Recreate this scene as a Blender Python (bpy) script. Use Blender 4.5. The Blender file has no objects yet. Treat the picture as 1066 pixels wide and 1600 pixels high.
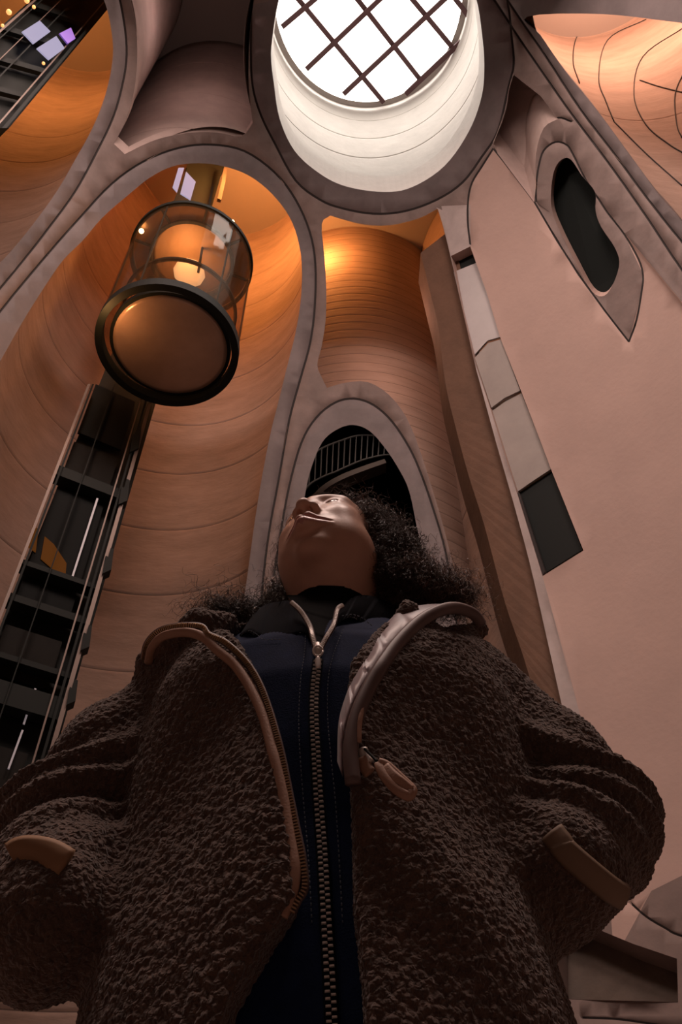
import bpy, bmesh, math, random
import numpy as np
from mathutils import Vector, Matrix, noise
from mathutils.geometry import delaunay_2d_cdt
random.seed(7); rng = np.random.default_rng(7)
C = bpy.context.scene.collection
SC = bpy.context.scene

# ------------------------------------------------------------------ camera
F, TH, CZ = 1268.6, 0.80321, 0.65
W, H = 1066, 1600
cd = bpy.data.cameras.new('camera'); cam = bpy.data.objects.new('camera', cd); C.objects.link(cam)
cam.location = (0, 0, CZ); cam.rotation_euler = (math.pi/2 + TH, 0, 0)
cd.sensor_fit = 'VERTICAL'; cd.sensor_height = 36; cd.lens = F/1600*36
cd.clip_start = .02; cd.clip_end = 200
SC.camera = cam
# ------------------------------------------------------------------ light
SC.view_settings.view_transform = 'Standard'; SC.view_settings.look = 'None'
SC.view_settings.gamma = 1; SC.view_settings.use_curve_mapping = False
SC.view_settings.exposure = 0.0
SC.cycles.max_bounces = 7; SC.cycles.diffuse_bounces = 5
SC.cycles.sample_clamp_indirect = 4; SC.cycles.caustics_reflective = False; SC.cycles.caustics_refractive = False
w = bpy.data.worlds.new('world'); SC.world = w; w.use_nodes = True
w.node_tree.nodes['Background'].inputs[0].default_value = (1.0, .91, .84, 1)
w.node_tree.nodes['Background'].inputs[1].default_value = 7.0

def area(name, loc, target, size, power, col, size_y=None, portal=False, spread=None):
    l = bpy.data.lights.new(name, 'AREA'); l.shape = 'RECTANGLE' if size_y else 'DISK'
    l.size = size
    if size_y: l.size_y = size_y
    l.energy = power; l.color = col
    if spread: l.spread = spread
    if portal: l.cycles.is_portal = True
    o = bpy.data.objects.new(name, l); C.objects.link(o); o.location = loc
    o.rotation_euler = (Vector(target)-Vector(loc)).to_track_quat('-Z', 'Y').to_euler()
    return o
def spot(name, loc, target, power, col, angle=60, blend=.8, r=.15):
    l = bpy.data.lights.new(name, 'SPOT'); l.energy = power; l.color = col
    l.spot_size = math.radians(angle); l.spot_blend = blend; l.shadow_soft_size = r
    o = bpy.data.objects.new(name, l); C.objects.link(o); o.location = loc
    o.rotation_euler = (Vector(target)-Vector(loc)).to_track_quat('-Z', 'Y').to_euler()
    return o
def point(name, loc, power, col, r=.3):
    l = bpy.data.lights.new(name, 'POINT'); l.energy = power; l.color = col; l.shadow_soft_size = r
    o = bpy.data.objects.new(name, l); C.objects.link(o); o.location = loc; return o
area('skylight_portal', (.8, 5.77, 28.0), (.8, 5.77, 0), 5.6, 1, (1, 1, 1), portal=True)
# the other roof lights of the atrium, behind and beside the camera
area('atrium_skylight', (-3.0, .4, 19.6), (-2.5, 5, 4), 4.0, 900, (1.0, .71, .61))
area('atrium_skylight', (3.0, .4, 19.6), (2.5, 6, 4), 4.0, 900, (1.0, .71, .61))
WARM = (1.0, .36, .09)
point('tube_lamp', (-2.6, 9.3, 25.0), 1050, WARM)
point('tube_lamp', (-.9, 11.9, 26.0), 430, WARM, .2)
point('tube_lamp', (1.3, 10.9, 19.0), 60, (1.0, .55, .40), .5)  # added fill that brightens the gap beside the arch, no lamp known here
point('tube_lamp', (-8.0, 5.0, 25.0), 380, WARM)
point('tube_lamp', (7.3, 4.2, 25.5), 1050, (1.0, .54, .36), .8)

point('gap_fill', (-3.2, 4.9, 22.5), 45, (1.0, .68, .60), .05)  # unseen fill added in place of light bounced up from the atrium
# ------------------------------------------------------------------ materials
def srgb(r, g, b):
    f = lambda c: (c/255/12.92) if c/255 <= .04045 else ((c/255+.055)/1.055)**2.4
    return (f(r), f(g), f(b), 1)
def mat(name, col, rough=.6, metal=0., bump=0., bscale=8., var=0., vscale=3., col2=None, emit=None, es=1., detail=6, coat=0, spec=None, stretch=(1,1,1), sheen=0.):
    m = bpy.data.materials.new(name); m.use_nodes = True; nt = m.node_tree; N = nt.nodes; L = nt.links
    b = N['Principled BSDF']; b.inputs['Roughness'].default_value = rough; b.inputs['Metallic'].default_value = metal
    if len(col) == 3: col = (*col, 1)
    b.inputs['Base Color'].default_value = col
    if coat: b.inputs['Coat Weight'].default_value = coat
    if sheen: b.inputs['Sheen Weight'].default_value = sheen
    if spec is not None: b.inputs['Specular IOR Level'].default_value = spec
    if emit:
        b.inputs['Emission Color'].default_value = (*emit[:3], 1); b.inputs['Emission Strength'].default_value = es
    if var or bump:
        tc = N.new('ShaderNodeTexCoord'); mp = N.new('ShaderNodeMapping'); mp.inputs['Scale'].default_value = stretch
        L.new(tc.outputs['Object'], mp.inputs[0])
    if var:
        n = N.new('ShaderNodeTexNoise'); n.inputs['Scale'].default_value = vscale; n.inputs['Detail'].default_value = detail
        n.inputs['Roughness'].default_value = .65
        L.new(mp.outputs[0], n.inputs['Vector'])
        cr = N.new('ShaderNodeValToRGB'); cr.color_ramp.elements[0].position = .3; cr.color_ramp.elements[1].position = .7
        c2 = col2 or tuple(c*(1-var) for c in col[:3])
        cr.color_ramp.elements[0].color = (*c2[:3], 1); cr.color_ramp.elements[1].color = col
        L.new(n.outputs['Fac'], cr.inputs[0]); L.new(cr.outputs[0], b.inputs['Base Color'])
    if bump:
        n2 = N.new('ShaderNodeTexNoise'); n2.inputs['Scale'].default_value = bscale; n2.inputs['Detail'].default_value = 8
        L.new(mp.outputs[0], n2.inputs['Vector'])
        bp = N.new('ShaderNodeBump'); bp.inputs['Strength'].default_value = bump; bp.inputs['Distance'].default_value = .05
        L.new(n2.outputs['Fac'], bp.inputs['Height']); L.new(bp.outputs[0], b.inputs['Normal'])
    return m
M = {}
M['old'] = mat('cut_concrete_old', (.25, .195, .18), .75, var=.35, vscale=1.3, bump=.15, bscale=6)
M['new'] = mat('cut_concrete_new', (.20, .172, .175), .7, var=.35, vscale=1.1, bump=.1, bscale=6)
M['joint'] = mat('joint_filler', (.035, .03, .03), .9)
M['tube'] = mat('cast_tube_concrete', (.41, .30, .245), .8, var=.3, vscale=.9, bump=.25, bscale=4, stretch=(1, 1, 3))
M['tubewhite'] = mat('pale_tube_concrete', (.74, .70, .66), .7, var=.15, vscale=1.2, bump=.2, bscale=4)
M['outer'] = mat('old_silo_skin', (.42, .30, .245), .8, var=.25, vscale=1.0, bump=.25, bscale=3, stretch=(.8, .8, 4))
M['formline'] = mat('form_line', (.17, .12, .095), .9)
M['plaster'] = mat('pink_plaster', (.52, .385, .34), .8, var=.15, vscale=.5, bump=.08, bscale=10)
M['dark'] = mat('dark_void', (.012, .016, .016), .9, spec=.1)  # near-black colour puts the unlit depth into arch tube and keyhole back
M['steel'] = mat('dark_steel', (.011, .015, .014), .7, spec=.2)
M['rail'] = mat('worn_steel_rail', (.16, .12, .10), .5, metal=.3)
M['box'] = mat('roof_concrete', (.3, .26, .24), .9)

# ------------------------------------------------------------------ helpers
def link(name, me, parent=None, m=None, smooth=False, **props):
    o = bpy.data.objects.new(name, me); C.objects.link(o)
    if parent is not None: o.parent = parent
    if m is not None:
        for mm in (m if isinstance(m, (list, tuple)) else [m]): me.materials.append(mm)
    if smooth:
        for p in me.polygons: p.use_smooth = True
    for k, v in props.items(): o[k] = v
    return o
def mesh(name, V, Fc, parent=None, m=None, smooth=False, mi=None, **props):
    me = bpy.data.meshes.new(name); me.from_pydata([tuple(map(float, v)) for v in V], [], [tuple(map(int, f)) for f in Fc])
    o = link(name, me, parent, m, smooth, **props)
    if mi is not None: me.polygons.foreach_set('material_index', list(mi))
    me.update(); return o
def empty(name, loc, **props):
    o = bpy.data.objects.new(name, None); C.objects.link(o); o.location = loc; o.empty_display_size = .1
    for k, v in props.items(): o[k] = v
    return o
def child_local(o, root):      # mesh was made in world coordinates: keep it there
    o.matrix_parent_inverse = Matrix.Translation(root.location).inverted()
def spline(P, n=6, closed=False):
    P = [np.array(p, float) for p in P]; out = []; N = len(P)
    for i in range(N if closed else N-1):
        p0 = P[(i-1) % N] if closed or i > 0 else 2*P[0]-P[1]
        p1 = P[i]; p2 = P[(i+1) % N]; p3 = P[(i+2) % N] if closed or i < N-2 else 2*P[-1]-P[-2]
        for k in range(n):
            t = k/n
            out.append(.5*((2*p1)+(-p0+p2)*t+(2*p0-5*p1+4*p2-p3)*t*t+(-p0+3*p1-3*p2+p3)*t**3))
    if not closed: out.append(P[-1])
    return np.array(out)
ST, CT = math.sin(TH), math.cos(TH)
CAM = np.array([0, 0, CZ])
def ray(x, y):
    u = (x-533)/F; v = (800-y)/F
    return np.array([u, CT-v*ST, ST+v*CT])
EC = np.array([.0653, 2.7389, 9.939]); ES = np.array([7.5529, 9.3099, 14.1316])
def onS(x, y, off=0.):          # the atrium's hollowed-out surface: one big ellipsoid
    d = ray(x, y); D = d/ES; O = (CAM-EC)/ES
    A = D@D; B = D@O; c = O@O-1
    t = (-B+math.sqrt(max(B*B-A*c, 1e-9)))/A
    p = CAM+d*t
    if off:
        n = (p-EC)/ES**2; n /= np.linalg.norm(n); p = p+n*off
    return p
def at_z(x, y, z):
    d = ray(x, y); return CAM+d*((z-CZ)/d[2])
def at_y(x, y, Y):
    d = ray(x, y); return CAM+d*(Y/d[1])
def at_dist(x, y, h):           # point whose plan distance is h
    d = ray(x, y); return CAM+d*(h/math.hypot(d[0], d[1]))
def az(m, h):                   # plan point: m = slope of a plumb line on the picture, h = plan distance
    t = math.atan(m/ST); return np.array([h*math.sin(t), h*math.cos(t)])
def inside(P, poly):
    P = np.asarray(P); x, y = P[:, 0], P[:, 1]; r = np.zeros(len(P), bool)
    j = len(poly)-1
    for i in range(len(poly)):
        xi, yi = poly[i]; xj, yj = poly[j]
        if yi != yj:
            r ^= ((yi > y) != (yj > y)) & (x < (xj-xi)*(y-yi)/(yj-yi)+xi)
        j = i
    return r
def offset_line(P, d):
    P = np.asarray(P); T = np.gradient(P, axis=0); T /= np.linalg.norm(T, axis=1)[:, None]+1e-9
    return P+np.stack([-T[:, 1], T[:, 0]], 1)*d

# ------------------------------------------------------------------ the hollowed vault
hole = {}
hole['C'] = spline([(425,65),(424,95),(428,130),(437,185),(460,235),(498,270),(540,291),(600,300),(645,292),(695,259),(733,205),(753,150),(757,100),(753,50),(745,0),(725,-60),(680,-110),(600,-130),(520,-110),(460,-50),(436,0)], 5, True)
hole['B'] = spline([(-300,1204),(-153,882),(-20,600),(0,565),(37,500),(75,440),(100,405),(130,375),(160,340),(200,305),(235,277),(270,260),(310,255),(350,260),(390,275),(425,303),(453,340),(467,380),(472,420),(470,470),(462,520),(450,568),(436,625),(420,690),(402,790),(388,890),(376,980),(368,1080),(364,1352),(364,1555),(350,1800),(303,2100),(200,2250),(-200,2250),(-520,2000),(-499,1772),(-416,1480)], 4, True)
hole['A'] = spline([(-304,-97),(-142,-125),(-43,-125),(27,-112),(80,-89),(119,-59),(147,-30),(166,10),(176,63),(175,101),(167,140),(155,176),(140,209),(120,245),(90,297),(52,350),(15,395),(-60,480),(-200,700),(-420,1000),(-700,1300),(-700,0)], 5, True)
hole['G'] = spline([(824,26),(845,55),(883,110),(933,172),(983,240),(1033,308),(1063,342),(1180,480),(1400,700),(1600,900),(1700,300),(1500,120),(1250,60),(1066,36),(940,22)], 4, True)
hole['E'] = spline([(462,880),(468,830),(477,772),(486,733),(503,692),(525,672),(551,664),(577,673),(601,699),(624,734),(640,769),(653,830),(669,895),(685,1000),(690,1100),(674,1271),(632,1373),(579,1414),(524,1400),(474,1329),(450,1200),(452,1000)], 4, True)
hole['I'] = [*spline([(178,225),(196,190),(208,150),(214,100),(213,50),(204,0),(190,-60)], 4)[:-1], *spline([(190,-60),(260,-90),(340,-80),(402,-30)], 3)[:-1],
             *spline([(402,-30),(394,20),(389,80),(389,140),(395,192)], 4)[:-1], *spline([(395,192),(378,213),(340,207),(300,207),(255,215),(225,226),(195,241)], 3)[:-1], (195, 241)]
hole['D'] = [*spline([(516,337),(503,350),(507,400),(510,450),(509,500),(503,540),(496,570),(503,590),(511,606)], 3)[:-1],
             *spline([(511,606),(540,598),(575,597),(608,617),(635,652),(655,700),(676,765),(695,830),(712,900),(735,1000),(758,1120),(770,1300)], 3)[:-1],
             (930, 1300), *spline([(930,1300),(880,1110),(852,985),(828,880),(801,780),(775,690),(745,580),(722,480),(704,400),(692,352),(684,326)], 3)[1:-1],
             *spline([(684,326),(655,341),(610,352),(570,351),(540,344),(516,337)], 3)[:-1]]
hole['J'] = [*spline([(803,117),(796,140),(790,175),(771,225)], 3)[:-1], (771, 225), (778, 240), (835, 316), *spline([(838,290),(838,240),(850,200),(872,186)], 3)[:-1], (872, 186), (845, 150)]
hole['K'] = spline([(880,248),(893,250),(910,275),(930,300),(931,330),(940,355),(960,385),(968,410),(960,440),(945,462),(925,455),(900,410),(875,360),(862,325),(862,290),(868,262)], 4, True)
hole['P'] = np.array([(870,1430),(905,1440),(990,1475),(1058,1498),(1060,1566),(910,1562),(870,1560)], float)
hole['N'] = np.array([(705,400),(735,385),(760,455),(782,528),(815,612),(862,735),(912,860),(848,900),(808,770),(767,640),(740,557),(722,480)], float)

grooves = {
 'cj': spline([(393,20),(392,80),(395,135),(408,180),(430,225),(462,282),(500,312),(533,325),(583,334),(633,330),(683,312),(723,285),(753,245),(778,205),(795,135),(803,100),(800,60),(793,0),(775,-60)], 4),
 'bj': spline([(-60,570),(0,487),(72,400),(125,340),(175,287),(225,252),(280,231),(330,226),(382,236),(430,270),(462,312),(484,362),(493,413),(492,480),(485,535),(471,587),(452,657),(435,753),(420,835),(410,920),(395,1100)], 4),
 'aj': spline([(155,-90),(182,-20),(194,35),(198,85),(192,130),(177,183),(150,240),(117,300),(77,355),(38,405),(-20,475),(-90,560)], 4),
 'gj': spline([(793,0),(820,40),(853,88),(908,172),(960,240),(1008,305),(1066,378),(1140,460)], 4),
 'go': spline([(745,-40),(778,8),(815,65),(870,145),(900,187),(955,260),(1010,338),(1066,422),(1140,520)], 4),
 'ej': spline([(428,900),(438,836),(452,760),(471,692),(494,653),(524,629),(554,623),(584,633),(613,659),(640,700),(658,740),(677,795),(697,865),(712,960),(722,1060)], 4),
 'fe': np.array([(771,232),(800,268),(835,315),(870,375),(905,430),(945,485),(983,534)], float),
 'ko': spline([(983,534),(995,500),(1003,455),(1005,430),(998,405),(975,365),(950,333),(935,310),(915,280),(895,240),(885,226),(868,222),(850,235),(842,260),(838,290),(838,315)], 4),
 'cf': spline([(771,232),(752,262),(738,285),(732,310),(731,345),(735,382)], 4),
 'kt': spline([(838,315),(835,285),(836,250),(839,220),(848,198),(872,184),(893,190)], 4),
 'rc': spline([(985,1410),(1010,1432),(1040,1450),(1070,1464),(1200,1500)], 4),
 'rb': spline([(910,1590),(960,1592),(1000,1597),(1100,1612)], 3),
}
new_zone = {'C': np.vstack([grooves['cj'], [(600,-200)]]), 'B': np.vstack([grooves['bj'], [(364,1500),(-500,1500)]]),
            'A': np.vstack([grooves['aj'], [(-500,800),(-500,-200)]]), 'E': np.vstack([grooves['ej'], [(700,1400),(430,1400)]]),
            'G': np.vstack([grooves['gj'], [(1700,900),(1700,-200),(760,-200)]])}
pink_zone = [np.array([(771,232),(835,315),(905,430),(983,534),(1003,455),(1006,430),(975,365),(960,345),(1140,560),(1700,900),(1700,1330),(1066,1368),(1018,1392),(960,1500),(945,1300),(905,1110),(848,900),(912,860),(862,735),(815,612),(782,528),(735,385),(731,345),(732,310),(738,285),(752,262)], float)
             ]
grey_zone = [np.array([(690,322),(735,320),(735,385),(705,400)], float)]
strip_zone = [np.array([(682,324),(692,352),(704,400),(722,480),(745,580),(775,690),(801,780),(828,880),(852,985),(880,1110),(930,1300),(950,1300),(905,1110),(848,900),(808,770),(767,640),(740,557),(722,480),(705,400),(695,330)], float)]

def build_vault():
    V = []; E = []; rim = {}
    def add_loop(P, closed=True):
        s = len(V); V.extend([tuple(p) for p in P]); n = len(P)
        E.extend((s+i, s+(i+1) % n) for i in range(n if closed else n-1)); return s
    for k, P in hole.items(): rim[k] = add_loop(P)
    gp = []
    for k, P in grooves.items():
        wd = 1.5 if k in ('fe', 'ko', 'cf', 'kt') else 1.7
        a = offset_line(P, wd); b = offset_line(P, -wd)
        add_loop(P, False); gp.append(np.vstack([a, b[::-1]])); add_loop(gp[-1])
    for z in pink_zone+grey_zone+strip_zone: add_loop(z)
    hp = [np.asarray(P) for P in hole.values()]
    X = [-700]+list(range(-600, -20, 60))+list(range(-20, 1090, 22))+list(range(1110, 1700, 60))
    Y = list(range(-560, -20, 60))+list(range(-20, 1620, 22))+list(range(1650, 2080, 60))
    V += [(x+.37, y+.21) for x in X for y in Y]
    vo, eo, fo, vi, ei, fi = delaunay_2d_cdt([Vector(v) for v in V], E, [], 0, 1e-3)
    P = np.array([tuple(v) for v in vo]); T = np.array([f for f in fo if len(f) == 3])
    cen = P[T].mean(1); keep = np.ones(len(T), bool)
    for k, h_ in hole.items():
        keep &= ~inside(cen, np.asarray(h_))
    T = T[keep]; cen = cen[keep]
    mi = np.zeros(len(T), int)
    for z in new_zone.values(): mi[inside(cen, z)] = 1
    for z in pink_zone: mi[inside(cen, z)] = 3
    for z in grey_zone+strip_zone: mi[inside(cen, z)] = 4
    grv = np.zeros(len(T), bool)
    for g in gp: grv |= inside(cen, g)
    mi[grv] = 2
    # vertices on a groove's centre line are pushed into the concrete
    centre = set()
    cl = np.vstack(list(grooves.values()))
    key = {(round(a, 1), round(b, 1)) for a, b in cl}
    deep = np.array([(round(a, 1), round(b, 1)) in key for a, b in P])
    X3 = np.array([onS(x, y, .06 if d else 0) for (x, y), d in zip(P, deep)])
    return mesh('ceiling', X3, T, None, [M['old'], M['new'], M['joint'], M['plaster'], M['strip']], True, mi, kind='structure')
M['strip'] = mat('lilac_grey_concrete', (.50, .44, .43), .7, var=.25, vscale=2)
vault = build_vault()

def reveal(name, k, depth, m, vec=None, cap=None, **pr):
    """side walls of an opening: its edge on the vault carried deeper into the concrete"""
    P = np.asarray(hole[k]); n = len(P)
    A = np.array([onS(x, y, -.002) for x, y in P])
    if vec is None:
        nn = (A.mean(0)-EC)/ES**2; vec = nn/np.linalg.norm(nn)
    B = A+np.array(vec)*depth
    Fc = [(i, (i+1) % n, n+(i+1) % n, n+i) for i in range(n)]
    V = np.vstack([A, B]); 
    o = mesh(name, V, Fc, None, m, False, **pr)
    return o, B
def poly_face(name, P3, m, P2=None, **pr):
    n = len(P3); P2 = P2 if P2 is not None else P3[:, :2]
    vo, eo, fo, *_ = delaunay_2d_cdt([Vector(p[:2]) for p in P2], [(i, (i+1) % n) for i in range(n)], [], 1, 1e-6)
    return mesh(name, P3, [f for f in fo], None, m, False, **pr) if len(vo) == n else None

# thickness of the big cut edges
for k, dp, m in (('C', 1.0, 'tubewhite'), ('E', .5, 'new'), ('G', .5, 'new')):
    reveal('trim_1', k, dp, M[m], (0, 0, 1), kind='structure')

# ------------------------------------------------------------------ tube walls
def tube(name, cx, cy, R, ztop, m, a0=0, a1=360, n=96, step=1.25, groove=.025, zmin=0, clip=True, minz=None, smooth=True, phase=0.):
    V = []; Fc = []; mi = []
    zs = []
    z = zmin+phase
    while z < ztop:
        zs += [(z, 0), (z+.05, 0), (z+step*.33, 0), (z+step*.66, 0), (z+step-.1, 0), (z+step-.05, 0), (z+step-.035, 1), (z+step-.015, 1)]; z += step
    closed = abs(a1-a0) >= 359
    idx = {}
    for i in range(n if closed else n+1):
        a = math.radians(a0+(a1-a0)*i/n); c_, s_ = math.cos(a), math.sin(a)
        x, y = cx+R*c_, cy+R*s_
        q = 1-((x-EC[0])/ES[0])**2-((y-EC[1])/ES[1])**2
        zlo, zhi = (EC[2]-ES[2]*math.sqrt(q), EC[2]+ES[2]*math.sqrt(q)) if (q > 0 and clip) else (99, -99)
        for j, (z, g) in enumerate(zs):
            zz = z; ok = True
            if clip and q > 0:
                if z < zhi and z > zlo:
                    # slide the first row above the cut down onto the cut
                    nz = zs[min(j+1, len(zs)-1)][0]
                    if nz > zhi: zz = zhi
                    else: ok = False
            if ok:
                r = R+(groove*g if R > 0 else 0); idx[i, j] = len(V); V.append((cx+r*c_, cy+r*s_, min(zz, ztop)))
    m_ = n
    for i in range(m_):
        i2 = (i+1) % n if closed else i+1
        for j in range(len(zs)-1):
            q = [(i, j), (i2, j), (i2, j+1), (i, j+1)]
            q = [idx[t] for t in q if t in idx]
            if len(q) == 4 or len(q) == 3: Fc.append(q); mi.append(1 if zs[j][1] and zs[j+1][1] else 0)
    return mesh(name, V, Fc, None, [m, M['formline']], smooth, mi, kind='structure')
TOP = 28.2
tube('wall_left', -3.87, 9.96, 2.98, TOP, M['tube'], phase=.2, step=1.9, groove=.012)
tube('wall_left', -7.65, 4.72, 2.93, TOP, M['tube'], phase=.5, step=1.7, groove=.012)
tube('wall_right', 7.06, 3.80, 2.90, TOP, M['tube'], step=7.0, groove=.01)
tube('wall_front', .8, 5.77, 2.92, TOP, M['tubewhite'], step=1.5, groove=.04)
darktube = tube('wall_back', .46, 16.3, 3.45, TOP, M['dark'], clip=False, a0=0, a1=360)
shell = tube('wall_back', .46, 16.3, 3.68, TOP, M['outer'], 180, 360, clip=False, step=.42, groove=-.006, n=110)
def px_of(p):
    d = np.array(p)-CAM; z = d[1]*CT+d[2]*ST
    return (533+F*d[0]/z, 800-F*(-d[1]*ST+d[2]*CT)/z)
# shared by the skin and the dark tube behind it
ezone = [tuple(q) for q in np.vstack([grooves['ej'], [(722,1400),(300,1400),(300,900)]])]
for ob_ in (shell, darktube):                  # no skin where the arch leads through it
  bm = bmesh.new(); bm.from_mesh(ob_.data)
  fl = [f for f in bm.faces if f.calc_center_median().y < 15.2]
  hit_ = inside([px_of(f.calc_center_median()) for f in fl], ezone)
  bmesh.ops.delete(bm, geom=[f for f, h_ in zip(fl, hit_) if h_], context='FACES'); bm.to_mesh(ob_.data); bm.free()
tube('wall_back', 7.38, 14.17, 4.54, TOP, M['outer'], 130, 260, clip=False, step=2.4, groove=-.02)

# roof with the round skylight opening, outer walls and floor
def roof():
    n = 64; V = []; Fc = []
    for i in range(n):
        a = 2*math.pi*i/n; V.append((.8+2.75*math.cos(a), 5.77+2.75*math.sin(a), TOP))
    for i in range(n):
        a = 2*math.pi*i/n; c_, s_ = math.cos(a), math.sin(a); k = 24/max(abs(c_), abs(s_)); V.append((c_*k, 5+s_*k, TOP))
    Fc = [(i, (i+1) % n, n+(i+1) % n, n+i) for i in range(n)]
    mesh('ceiling', V, Fc, None, M['box'], kind='structure')
roof()
def quad(name, P, m, **pr): return mesh(name, P, [tuple(range(len(P)))], None, m, **pr)
quad('wall_left', [(-16, -14, 0), (-16, 24, 0), (-16, 24, TOP), (-16, -14, TOP)], M['box'], kind='structure')
quad('wall_right', [(16, -14, 0), (16, 24, 0), (16, 24, TOP), (16, -14, TOP)], M['box'], kind='structure')
quad('wall_back', [(-16, 24, 0), (16, 24, 0), (16, 24, TOP), (-16, 24, TOP)], M['box'], kind='structure')
quad('wall_front', [(-16, -14, 0), (16, -14, 0), (16, -14, TOP), (-16, -14, TOP)], M['box'], kind='structure')
M['floor'] = mat('polished_concrete_floor', (.22, .17, .15), .5, var=.2, vscale=1)
quad('floor', [(-16, -14, 0), (16, -14, 0), (16, 24, 0), (-16, 24, 0)], M['floor'], kind='structure')

# ------------------------------------------------------------------ recesses in the vault
# I: the star-shaped gap between three tubes (their rounded outer skins show inside)
M['starskin'] = mat('star_gap_skin', (.52, .42, .39), .85, var=.3, vscale=.8, bump=.2, bscale=3)
for (cx, cy, a0, a1) in ((-3.87, 9.96, 200, 330), (-7.65, 4.72, 300, 450), (.8, 5.77, 120, 260), (-3.2, .9, 40, 150)):
    tube('trim_2', cx, cy, 3.17, TOP, M['starskin'], a0, a1, clip=True, groove=-.01, step=2.6)
reveal('trim_2', 'I', .45, M['starskin'], (0, 0, 1), kind='structure')
# J: the shaded gap right of the skylight ring
o, B = reveal('trim_3', 'J', 1.6, M['starskin'], (0.0, -.12, .99), kind='structure')
bot = B.copy()
mesh('trim_3', bot, [tuple(range(len(bot)))], None, M['starskin'], kind='structure')
# K: keyhole window cut through the right-hand wall, with an inner ledge
o, B = reveal('trim_4', 'K', .5, M['plaster'], (.36, .30, .88), kind='structure')
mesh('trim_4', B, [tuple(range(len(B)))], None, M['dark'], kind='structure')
# P: recessed panel at lower right
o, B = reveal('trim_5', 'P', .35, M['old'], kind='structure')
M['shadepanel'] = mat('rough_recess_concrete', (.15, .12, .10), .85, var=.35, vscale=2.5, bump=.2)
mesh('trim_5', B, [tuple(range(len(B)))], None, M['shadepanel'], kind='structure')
# N: the tall slot of facade panels left of the plaster wall
reveal('trim_6', 'N', .35, M['plaster'], kind='structure')

# ------------------------------------------------------------------ skylight: glass and diagonal bars
M['bar'] = mat('fringe_tinted_bar', (.10, .045, .05), .5, metal=.2)  # purple-brown lens fringing is put into the bar colour
def glassmat(name, tint, ior=1.45, body=0., bcol=(.3, .2, .15, 1)):
    m = bpy.data.materials.new(name); m.use_nodes = True; nt = m.node_tree; N = nt.nodes; L = nt.links
    N.remove(N['Principled BSDF']); out = N['Material Output']
    tr = N.new('ShaderNodeBsdfTransparent'); tr.inputs[0].default_value = (*tint, 1)
    gl = N.new('ShaderNodeBsdfGlossy'); gl.inputs['Roughness'].default_value = .03
    fr0 = N.new('ShaderNodeLayerWeight'); fr0.inputs['Blend'].default_value = .25; fr = N.new('ShaderNodeMath'); fr.operation = 'MULTIPLY'; fr.inputs[1].default_value = min(.35, (ior-1)*.8)
    L.new(fr0.outputs['Facing'], fr.inputs[0])
    mx = N.new('ShaderNodeMixShader'); L.new(fr.outputs[0], mx.inputs[0]); L.new(tr.outputs[0], mx.inputs[1]); L.new(gl.outputs[0], mx.inputs[2])
    last = mx
    if body:
        df = N.new('ShaderNodeBsdfDiffuse'); df.inputs[0].default_value = bcol
        m2 = N.new('ShaderNodeMixShader'); m2.inputs[0].default_value = body
        L.new(mx.outputs[0], m2.inputs[1]); L.new(df.outputs[0], m2.inputs[2]); last = m2
    L.new(last.outputs[0], out.inputs[0]); return m
M['pane'] = glassmat('skylight_glass', (.97, .97, .96))
sky = empty('window_1', (.8, 5.77, TOP), kind='structure')
n = 64
V = [(.8+2.74*math.cos(2*math.pi*i/n), 5.77+2.74*math.sin(2*math.pi*i/n), TOP-.05) for i in range(n)]
o = mesh('pane', V, [tuple(range(n))], sky, M['pane']); child_local(o, sky)
def beam(name, a, b, w_, h_, m, parent=None, up=(0, 0, 1), **pr):
    a = Vector(a); b = Vector(b); d = (b-a).normalized(); u = Vector(up); s = d.cross(u)
    if s.length < 1e-4: s = d.cross(Vector((1, 0, 0)))
    s.normalize(); u = s.cross(d).normalized()
    V = []
    for p in (a, b):
        for sx, sz in ((-1, -1), (1, -1), (1, 1), (-1, 1)): V.append(p+s*sx*w_/2+u*sz*h_/2)
    Fc = [(0, 1, 2, 3), (7, 6, 5, 4)]+[(i, 4+i, 4+(i+1) % 4, (i+1) % 4) for i in range(4)]
    o = mesh(name, V, Fc, parent, m, **pr)
    if parent is not None: child_local(o, parent)
    return o
bars = [((441,42),(520,-25)), ((479,108),(605,-12)), ((537,147),(720,-25)), ((634,147),(760,28)),
        ((455,-15),(600,160)), ((548,-15),(655,122)), ((633,-15),(712,80)), ((690,-30),(740,35))]
for i, (p, q) in enumerate(bars):
    zb = TOP-.2 if i < 4 else TOP-.12
    beam('glazing_bar', at_z(*p, zb), at_z(*q, zb), .14, .1, M['bar'], sky)

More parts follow.
